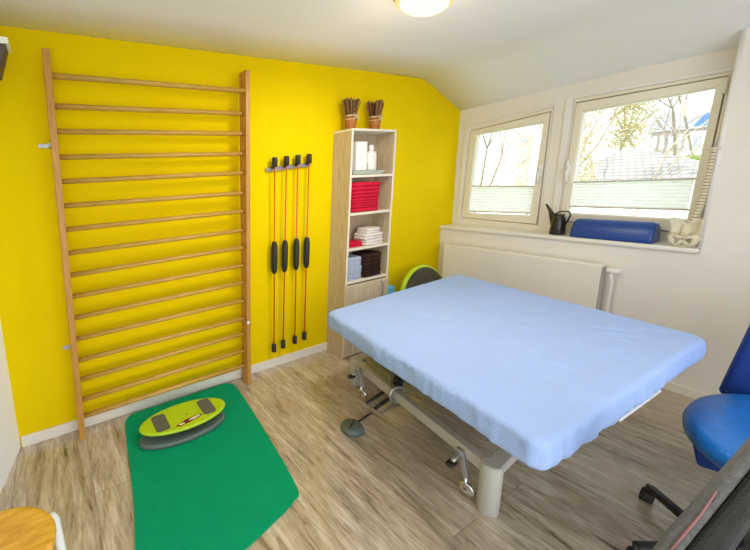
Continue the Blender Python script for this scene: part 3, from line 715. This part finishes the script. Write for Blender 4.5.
prof = [(.082*math.cos(a), .140*math.sin(a)**.9) for a in [PI*i/20 for i in range(21)]]
mb = MB(); vs = []; ys_ = [-1.400, -1.396, -1.378, -1.01, -.996, -.988]; ks = [.86, .96, 1, 1, .96, .86]
n = len(prof)
for y, kk in zip(ys_, ks):
    for a, z in prof: vs.append((4.078+a*kk, y, .987+max(.0, z*kk+(0))))
fs = []
for i in range(len(ys_)-1):
    for j in range(n-1): a = i*n+j; fs.append((a, a+1, a+n+1, a+n))
    fs.append((i*n, (i+1)*n, (i+1)*n+n-1, i*n+n-1))
fs += [tuple(range(n)), tuple(range((len(ys_)-1)*n, len(ys_)*n))[::-1]]
o = MB().add(vs, fs, True).build('bolster', M['navy'])
o.data.polygons[-1].use_smooth = False; o.data.polygons[-2].use_smooth = False
tag(recenter(o, (4.08, -1.19, .987)), 'dark blue half round positioning bolster on the windowsill', 'bolster')

# spine model
sp = thing('spine_model', 'cream anatomical spine model with pelvis on the windowsill end', 'anatomical model', (4.01, -1.52, .986))
X0 = 4.012
pel = MB(); PY_ = -1.528
pel.sup((X0, PY_, 1.085), (.026, .022, .060), .7, 18, 10)                      # sacrum
for sd_ in (-1, 1):
    def wing(x, y, z, q=sd_):
        k = max(0, z/.06)
        return (x - .10*abs(y)/.04*k*.3 + .012*math.cos(y*40), y + q*.020*k, z + .012*math.cos(y*38))
    pel.sup((X0-.010, PY_+sd_*.030, 1.105), (.016, .034, .058), .7, 24, 14, sd_*.45, .04, wing)
    pel.tube([(X0-.016, PY_+sd_*.040, 1.07), (X0-.03, PY_+sd_*.046, 1.045), (X0-.034, PY_+sd_*.044, 1.018), (X0-.032, PY_+sd_*.028, 1.000), (X0-.040, PY_+sd_*.012, 1.012), (X0-.044, PY_, 1.036)], [.018, .017, .014, .011, .011, .010], 10)
    pel.tube([(X0-.028, PY_+sd_*.046, 1.045), (X0-.040, PY_+sd_*.028, 1.056), (X0-.044, PY_, 1.046)], [.015, .011, .011], 10)
    pel.sup((X0-.022, PY_+sd_*.052, 1.045), (.019, .016, .019), .9, 14, 8)
pel.sup((X0-.0, PY_, .994), (.030, .050, .010), .6, 16, 8)
pel.build('pelvis', M['bone'], sp)
def sppt(t):     # t 0 (sacrum) to 1 (top)
    return (X0 -.012*min(1, t*4) + .008*math.sin(t*5.2), -1.545-.018*min(1, t*3)-.012*t, 1.15+.435*t)
vert = None
for i in range(23):
    t = i/22; x, y, z = sppt(t); k = 1.0-.45*t
    p = MB(); p.lathe([(.018*k, -.0078), (.022*k, -.007), (.019*k, 0), (.022*k, .007), (.018*k, .0078)], (x, y, z), 12)
    p.tube([(x+.010*k, y, z), (x+.020*k, y, z-.004), (x+.026*k, y, z-.012)], [.006*k, .005*k, .004*k], 6)
    for s in (-1, 1): p.tube([(x+.010*k, y+s*.012*k, z), (x+.012*k, y+s*.027*k, z+.003)], [.005*k, .004*k], 6)
    p.build('vertebra', M['bone'], sp)
dd = MB()
for i in range(22): dd.lathe([(.013*(1-.4*i/22), -.0045), (.0145*(1-.4*i/22), 0), (.013*(1-.4*i/22), .0045)], sppt((i+.5)/22), 10)
dd.build('spinal_discs', M['disc'], sp)
x, y, z = sppt(1)
MB().sup((x, y+.004, z+.014), (.022, .030, .008), .8, 16, 8).tube([(x, y, z+.01), (x-.004, y+.045, z+.012)], [.006, .007], 8).build('skull_base', M['bone'], sp)
MB().tube([(x, y, z+.01), (x, y-.004, z+.06), (x+.006, y-.006, z+.078), (x+.012, y-.006, z+.07)], .002, 6).build('hanging_hook', M['steel'], sp)

# ------------------------------------------------------------------ ceiling lamp
lc = (2.055, -1.010); lz = cz(1.995, -1.0)
cl = thing('ceiling_lamp', 'round lit flush ceiling lamp with brass rim', 'ceiling lamp', (*lc, lz))
def oval(prof, name, mat):
    mb = MB().lathe([(r/.16, z) for r, z in prof], (0, 0, 0), 56)
    mb.v = [(lc[0]+.150*u+.125*w_, lc[1]-.056*u+.105*w_, z) for u, w_, z in mb.v]
    return mb.build(name, mat, cl)
oval([(.150, lz-.0), (.160, lz-.006), (.162, lz-.026), (.152, lz-.034), (.13, lz-.036)], 'brass_rim', M['brass'])
oval([(.142, lz-.034), (.148, lz-.040), (.145, lz-.050), (.128, lz-.056)], 'glass_collar', M['lampring'])
oval([(.126, lz-.050), (.122, lz-.066), (.10, lz-.078), (.06, lz-.085), (.01, lz-.087)], 'diffuser', M['lamp'])

# ------------------------------------------------------------------ stool, bottom left
st = thing('wooden_stool', 'round honey pine stool with white bent steel legs, cut off at lower left', 'stool', (.10, -1.27, 0))
sc_ = (.088, -1.248)
MB().lathe([(.160, .572), (.168, .578), (.170, .590), (.166, .598), (.155, .600)], (*sc_, 0), 56, sy=.80).build('seat', M['stoolw'], st)
for a in (25, 115, 205, 295):
    ca, sa = math.cos(math.radians(a+5)), math.sin(math.radians(a+5))*.85
    q = lambda r, z: (sc_[0]+ca*r, sc_[1]+sa*r, z)
    MB().tube([q(.05, .562), q(.13, .562), q(.165, .566), q(.182, .562), q(.188, .545), q(.191, .50), q(.202, .25), q(.214, .0)], .0125, 12).build('leg', M['whitem'], st)

# ------------------------------------------------------------------ wall mounted casing, upper left
t2 = thing('wall_speaker', 'dark casing with white top edge mounted high at upper left corner', 'speaker', (.1, -.28, 1.98))
MB().hexa([(-.04, -.335, 2.04), (.205, -.335, 2.04), (.205, -.22, 2.04), (-.04, -.22, 2.04), (-.04, -.335, 2.165), (.247, -.335, 2.165), (.247, -.22, 2.165), (-.04, -.22, 2.165)]).build('casing', M['spk'], t2, bevel=.004)
MB().box(-.04, .258, -.34, -.215, 2.165, 2.192).build('top_plate', M['ceramic'], t2, bevel=.003)
MB().box(-.08, -.03, -.30, -.25, 2.06, 2.12).build('wall_bracket', M['steel'], t2)

# ------------------------------------------------------------------ blue stool with backrest, right edge
bs = thing('blue_stool', 'bright blue padded stool with backrest standing by the right wall', 'stool', (3.0, -2.06, 0))
bc = (2.985, -2.055)
MB().lathe([(.20, .300), (.90, .305), (.98, .335), (1.0, .365), (.97, .392), (.90, .402), (.5, .404), (.05, .402)], (*bc, 0), 56, sx=.405, sy=.245).build('seat', M['blue'], bs)
MB().prism([(-.31, 0), (.31, 0), (.262, 1), (-.262, 1)], lambda x, z: (3.345+.025*z, -2.145+x, .33+z*.44), lambda x, z: (3.405+.025*z, -2.145+x, .33+z*.44)).build('backrest', M['blued'], bs, bevel=.03, seg=4)
MB().hexa([(2.88, -2.05, .18), (3.15, -2.12, .18), (3.12, -1.885, .18), (2.82, -1.888, .18), (2.82, -2.07, .31), (3.2, -2.14, .31), (3.16, -1.86, .31), (2.76, -1.872, .31)]).build('seat_support', M['blued'], bs, bevel=.015)
MB().lathe([(.035, .05), (.035, .12), (.024, .13), (.024, .20)], (3.02, -2.10, 0), 16).build('gas_lift', M['steel'], bs)
for k in range(5):
    a = k*2*PI/5+.3+PI/2
    e = (3.05+.16*math.cos(a), -2.13+.12*math.sin(a))
    MB().tube([(3.02, -2.10, .085), (e[0], e[1], .062)], [.020, .014], 8).build('foot', M['blackp'], bs)
    MB().lathe([(.012, -.013), (.024, -.011), (.024, .011), (.012, .013)], (e[0], e[1], .024), 14, 'x').tube([(e[0], e[1], .02), (e[0], e[1], .065)], .006, 6).build('caster', M['blackp'], bs)
MB().tube([(3.2, -2.1, .33), (3.34, -2.1, .33), (3.37, -2.12, .42)], .018, 8).build('back_support', M['steel'], bs)

# ------------------------------------------------------------------ office chair, bottom right
oc = thing('office_chair', 'black swivel chair seen from the side at the lower right corner', 'office chair', (2.45, -2.06, 0))
hub = Vector((2.47, -2.02, 0))
ends = [(2.655, -1.805), (2.225, -1.872), (2.82, -2.13), (2.56, -2.30), (2.18, -2.22)]
MB().lathe([(.035, .05), (.04, .06), (.04, .11), (.03, .12)], hub, 18).build('hub', M['blackp'], oc)
MB().lathe([(.026, .10), (.026, .25), (.016, .25), (.016, .37)], hub, 14).build('gas_lift', M['blackp'], oc)
for e in ends:
    e = Vector((*e, .0)); a = hub+Vector((0, 0, .088)); b = e+Vector((0, 0, .075))
    leg = beam(MB(), a, b, .036, .026).build('star_leg', M['blackp'], oc, bevel=.008)
    MB().lathe([(.012, -.020), (.029, -.018), (.030, -.006), (.030, .006), (.029, .018), (.012, .020)], (e.x, e.y, .030), 18, 'y').tube([(e.x, e.y, .03), (e.x, e.y, .085)], .009, 8).build('caster', M['black'], oc)
MB().sup((2.24, -2.27, .40), (.22, .20, .035), .5, 28, 12).build('seat', M['chairb'], oc)
# backrest: padded front strip and dark shell, from a lower to an upper section
def bsec(p, q, name, mat, z0=.36, z1=.93, w=.30, bev=.012):
    # p, q : (y at z=.45, y at z=.80) pairs of the two edges; x at those heights
    def P(e, z, dx): k = (z-.45)/.35; return (e[0]+(e[2]-e[0])*k+dx, e[1]+(e[3]-e[1])*k, z)
    return MB().hexa([P(p, z0, 0), P(q, z0, 0), P(q, z0, w), P(p, z0, w), P(p, z1, 0), P(q, z1, 0), P(q, z1, w), P(p, z1, w)]).build(name, mat, oc, bevel=bev, seg=3)
E1 = (1.800, -1.978, 1.84, -2.060); E2 = (1.800, -2.014, 1.84, -2.084); E3 = (1.800, -2.046, 1.84, -2.106)
bk = bsec(E1, E2, 'backrest', M['mesh'], w=.20)
bsec(E2, (1.80, -2.072, 1.84, -2.124), 'back_shell', M['chairb'], w=.16, bev=.02)
def PP(e, z, dx=-.004): k = (z-.45)/.35; return (e[0]+(e[2]-e[0])*k+dx, e[1]+(e[3]-e[1])*k, z)
Em = tuple(E1[i]*.45+E2[i]*.55 for i in range(4))
MB().tube([PP(Em, .40), PP(Em, .50), PP(Em, .60), PP(tuple(E1[i]*.6+E2[i]*.4 for i in range(4)), .68)], [.0012, .0026, .0026, .0012], 6).build('painted_reflection', M['pink'], bk)  # pink streak of reflected light on the backrest, put in as a coloured tube
MB().tube([(2.0, -2.13, .50), (2.0, -2.18, .38), (2.2, -2.2, .36)], .022, 8).build('back_bracket', M['blackp'], oc)

# ------------------------------------------------------------------ outside the windows
o = MB().box(4.6, 140, -60, 90, -6.2, -6).build('lawn', M['grass']); o['kind'] = 'structure'; o.name = 'ground'
def branchy(name, label, x, y, h, seed, mat, spread=1., leafy=None, cat='tree', zb=-6, th=.13, depth=5, group=None):
    rnd = random.Random(seed)
    t = thing(name, label, cat, (x, y, zb), group)
    mb = MB(); tips = []
    def grow(p, d, ln_, r, lev):
        q = p + d*ln_; m = p+d*ln_*.5+Vector((rnd.uniform(-.05, .05), rnd.uniform(-.05, .05), 0))*ln_
        mb.tube([p, m, q], [r, r*.85, r*.68], 5 if lev < 2 else 3, cap=False)
        if lev >= depth: tips.append(q); return
        nb = 2 if lev == 0 else rnd.choice((2, 3, 3))
        for k in range(nb):
            a = rnd.uniform(0, 2*PI); s = rnd.uniform(.35, .8)*spread
            nd = (d + Vector((math.cos(a)*s, math.sin(a)*s, rnd.uniform(-.1, .25)))).normalized()
            grow(q, nd, ln_*rnd.uniform(.6, .85), r*.62, lev+1)
        if lev > 0:
            a = rnd.uniform(0, 2*PI); nd = (d + Vector((math.cos(a), math.sin(a), .1))).normalized(); grow(m, nd, ln_*.5, r*.45, max(lev+2, depth-1))
    grow(Vector((x, y, zb)), Vector((rnd.uniform(-.05, .05), rnd.uniform(-.05, .05), 1)).normalized(), h*.42, th, 0)
    mb.build('branches', mat, t)
    if leafy:
        lb = MB()
        for _ in range(leafy[1]):
            q = Vector((x+rnd.gauss(0, leafy[2]), y+rnd.gauss(0, leafy[3]), rnd.uniform(leafy[4], leafy[5])))
            s = rnd.uniform(.012, .032); a = Vector((rnd.uniform(-1, 1), rnd.uniform(-1, 1), rnd.uniform(-1, 1))).normalized()*s; b = a.cross(Vector((.3, .5, .8))).normalized()*s
            lb.add([q-a, q+b, q+a, q-b], [(0, 1, 2, 3)])
        lb.build('foliage', leafy[0], t)
    return t
tg = 'bare trees outside the windows'
branchy('bare_tree', 'bare branching tree seen through the left side of the left window', 26, 10.9, 12, 3, M['bark'], .8, group=tg, depth=7, th=.12)
branchy('bare_tree', 'bare branching tree seen through the right side of the left window', 21, 6.3, 11, 5, M['bark'], .8, group=tg, depth=7, th=.10)
branchy('bare_tree', 'bare tree with ochre bark at the left edge of the right window', 14, 2.15, 10.5, 11, M['barky'], .8, leafy=(M['ivy'], 1300, .12, .10, .6, 3.4), group=tg, th=.035, depth=7)
branchy('bare_tree', 'ivy wrapped tree in the middle of the right window', 15.2, 1.75, 11, 8, M['barky'], .8, leafy=(M['ivy'], 3200, .2, .22, 2.0, 3.6), group=tg, th=.04, depth=7)
branchy('bare_tree', 'bare spreading tree before the white houses in the right window', 26, 2.9, 13, 21, M['bark'], .8, group=tg, depth=7, th=.10)
branchy('bare_tree', 'bare tree in front of the solar roof at the right window edge', 33, 3.4, 14, 33, M['bark'], .8, group=tg, depth=7, th=.11)
for lab, X_, Y_, H_, sd_ in (('tall bare tree far behind, before the pale apartment block', 42, 20.5, 15, 41), ('bare tree far behind at the left of the white house row', 36, 8.6, 14, 52), ('slender bare tree against the sky at the top right of the right window', 37, 5.4, 15, 63)):
    branchy('bare_tree', lab, X_, Y_, H_, sd_, M['bark'], .9, group=tg, depth=7, th=.11)
sb = thing('garden_shrub', 'bright green shrub behind the tiled roof in the right window', 'shrub', (29, 3.6, -6))
lb = MB(); rnd = random.Random(5)
for _ in range(1500):
    q = Vector((29+rnd.gauss(0, .6), 3.70+rnd.uniform(-.85, .62), rnd.uniform(-.6, 1.0)+.75*math.cos((rnd.random()-.5)*2)))
    s = rnd.uniform(.06, .15); a = Vector((rnd.uniform(-1, 1), rnd.uniform(-1, 1), rnd.uniform(-1, 1))).normalized()*s; b = a.cross(Vector((.3, .5, .8))).normalized()*s
    lb.add([q-a, q+b, q+a, q-b], [(0, 1, 2, 3)])
lb.build('foliage', M['leaf'], sb)
mb = MB()
for k in range(6): mb.tube([(29, 3.6, -6), (29+rnd.uniform(-.4, .4), 3.6+rnd.uniform(-.6, .6), .6)], [.08, .03], 6)
mb.build('stems', M['bark'], sb)
# hip-roofed neighbour
hr = thing('neighbour_house', 'low house with a large tiled hip roof outside the right window', 'house', (18, 1.7, -6))
MB().box(16.1, 22, .75, 3.4, -6, 1.0).build('wall', M['render'], hr)
rf = MB(); A_ = [(15.8, .45, 1.02), (15.8, 3.6, 1.02), (22.4, 4.4, 1.02), (22.4, .45, 1.02)]; r1, r2 = (18.6, 2.30, 2.05), (18.6, 2.70, 2.07)
rf.add(A_+[r1, r2], [(0, 1, 5, 4), (1, 2, 5), (2, 3, 4, 5), (3, 0, 4), (0, 3, 2, 1)]).build('roof', M['tiles'], hr)
# white apartment block
ab = thing('apartment_block', 'pale apartment block with small dark windows in the left window', 'building', (63, 27, -6))
MB().box(60, 70, 23.6, 34, -6, 8.2).build('wall', M['render'], ab)
for zz in (5.6, 3.7, 1.8):
    for yy in (28.1, 27.1, 25.4, 24.6): MB().box(59.96, 60.05, yy-.28, yy+.28, zz-.45, zz+.45).build('window', M['hwin'], ab)
ob = thing('balcony_tower', 'tower with orange balcony panels beyond the left window', 'building', (52, 19, -6))
MB().box(50.3, 54, 15.6, 21.5, -6, 6.3).build('wall', M['render'], ob)
MB().box(50, 50.3, 18.35, 19.45, -1, 5.5).build('balcony_front', M['orange'], ob)
for k in range(4): MB().box(49.97, 50.0, 18.5, 19.3, 1.2+k*1.1, 1.6+k*1.1).build('window', M['hwin'], ob)
# white terrace with dark roof and solar panels
wh = thing('terraced_house', 'white house row with grey roof and blue solar panels in the right window', 'house', (43, 6, -6))
MB().box(40, 46, 4.1, 7.2, -6, 3.8).build('wall', M['rose'], wh)
MB().box(39.8, 40, 4.1, 5.55, 2.0, 3.55).build('white_bay', M['render'], wh)
MB().add([(39.6, 3.9, 3.7), (39.6, 7.5, 3.7), (43, 7.5, 5.3), (43, 3.9, 5.3), (46.4, 3.9, 3.7), (46.4, 7.5, 3.7)], [(0, 1, 2, 3), (3, 2, 5, 4), (0, 3, 4), (1, 5, 2), (0, 4, 5, 1)]).build('roof', M['slate'], wh)
MB().add([(40.0, 4.6, 4.02), (40.0, 5.4, 4.02), (41.6, 5.4, 4.78), (41.6, 4.6, 4.78)], [(0, 1, 2, 3)]).xz([(40.0, 3.92), (41.6, 4.68), (41.6, 4.78), (40.0, 4.02)], 4.6, 5.4).build('solar_panel', M['solar'], wh)
for yy in (4.5, 5.1, 6.0, 6.5): MB().box(39.76 if yy < 5.6 else 39.95, 40.02, yy-.14, yy+.14, 2.5, 3.2).build('window', M['hwin'], wh)
mb = MB()
for k in range(4): mb.box(39.7, 40, 5.75+k*.36, 5.93+k*.36, 2.5, 3.4)
mb.build('balcony_posts', M['render'], wh)

# ------------------------------------------------------------------ light
wd = bpy.data.worlds.new('sky'); scene.world = wd; wd.use_nodes = True
nt = wd.node_tree; nt.nodes.clear()
bg = N(nt, 'ShaderNodeBackground'); ow = N(nt, 'ShaderNodeOutputWorld')
tc = N(nt, 'ShaderNodeTexCoord'); sp_ = N(nt, 'ShaderNodeSeparateXYZ'); nt.links.new(tc.outputs['Generated'], sp_.inputs[0])
cr = N(nt, 'ShaderNodeValToRGB'); e = cr.color_ramp.elements
e[0].position = .5; e[0].color = (.95, .97, 1, 1); e[1].position = 1.; e[1].color = (.72, .86, 1, 1)
mr = N(nt, 'ShaderNodeMapRange'); mr.inputs[1].default_value = -1; nt.links.new(sp_.outputs['Z'], mr.inputs[0])
nt.links.new(mr.outputs[0], cr.inputs[0]); nt.links.new(cr.outputs[0], bg.inputs[0])
bg.inputs[1].default_value = 1.35
nt.links.new(bg.outputs[0], ow.inputs[0])
sun = bpy.data.lights.new('sun', 'SUN'); sun.energy = 2.2; sun.angle = .02; sun.color = (1, .95, .86)
so = bpy.data.objects.new('sun', sun); C.objects.link(so)
so.rotation_euler = Vector((-.80, .30, .75)).to_track_quat('Z', 'Y').to_euler()
# daylight portals: tell Cycles where the sky comes in
for (x, y, z, wx, wy, rot) in ((4.45, -.42, 1.5, 1.0, .62, (0, -PI/2, 0)), (4.45, -1.2, 1.55, 1.0, .72, (0, -PI/2, 0)), (1.18, YR-.16, 1.08, 3.65, 2.15, (PI/2, 0, 0))):
    l = bpy.data.lights.new('sky_portal', 'AREA'); l.shape = 'RECTANGLE'; l.size = wx; l.size_y = wy; l.cycles.is_portal = True
    lo = bpy.data.objects.new('sky_portal', l); C.objects.link(lo); lo.location = (x, y, z)
    if abs(rot[1]) > 0: lo.rotation_euler = (0, PI/2, 0)
    else: lo.rotation_euler = (PI/2, 0, 0)
    # area lights shine along -Z: window portals face -X, rear portal faces +Y
    lo.rotation_euler = Vector((1, 0, 0)).to_track_quat('Z', 'Y').to_euler() if abs(rot[1]) > 0 else Vector((0, -1, 0)).to_track_quat('Z', 'Y').to_euler()
pl = bpy.data.lights.new('lamp_bulb', 'POINT'); pl.energy = 1.5; pl.color = (1, .84, .62); pl.shadow_soft_size = .1
po = bpy.data.objects.new('lamp_bulb', pl); C.objects.link(po); po.location = (lc[0], lc[1], lz-.30)

al = bpy.data.lights.new('lamp_glow', 'AREA'); al.shape = 'DISK'; al.size = .24; al.energy = 7; al.color = (1, .93, .82)
ao = bpy.data.objects.new('lamp_glow', al); C.objects.link(ao); ao.location = (lc[0], lc[1], lz-.095)
# ------------------------------------------------------------------ camera
yaw, pit, rol = [math.radians(a) for a in (25.222, 9.939, 2.53)]
fw = Vector((math.sin(yaw)*math.cos(pit), math.cos(yaw)*math.cos(pit), -math.sin(pit)))
r = Vector((math.cos(yaw), -math.sin(yaw), 0)); d = fw.cross(r)
r2 = r*math.cos(rol)+d*math.sin(rol); d2 = -r*math.sin(rol)+d*math.cos(rol)
cam = bpy.data.cameras.new('camera'); co = bpy.data.objects.new('camera', cam); C.objects.link(co)
mw = Matrix((r2, -d2, -fw)).transposed().to_4x4(); mw.translation = Vector((.350, -2.178, 1.526))
co.matrix_world = mw
cam.sensor_width = 36; cam.sensor_fit = 'HORIZONTAL'; cam.lens = 339.965/750*36
cam.shift_x = (375-215.37)/750; cam.shift_y = (242.384-275)/750; cam.clip_start = .02; cam.clip_end = 500
scene.camera = co
scene.view_settings.view_transform = 'Standard'; scene.view_settings.look = 'None'
scene.view_settings.exposure = 1.0; scene.view_settings.gamma = 1
scene.view_settings.use_curve_mapping = False
scene.cycles.max_bounces = 10; scene.cycles.diffuse_bounces = 6; scene.cycles.transparent_max_bounces = 16
scene.cycles.use_denoising = True
scene.cycles.sample_clamp_indirect = 6
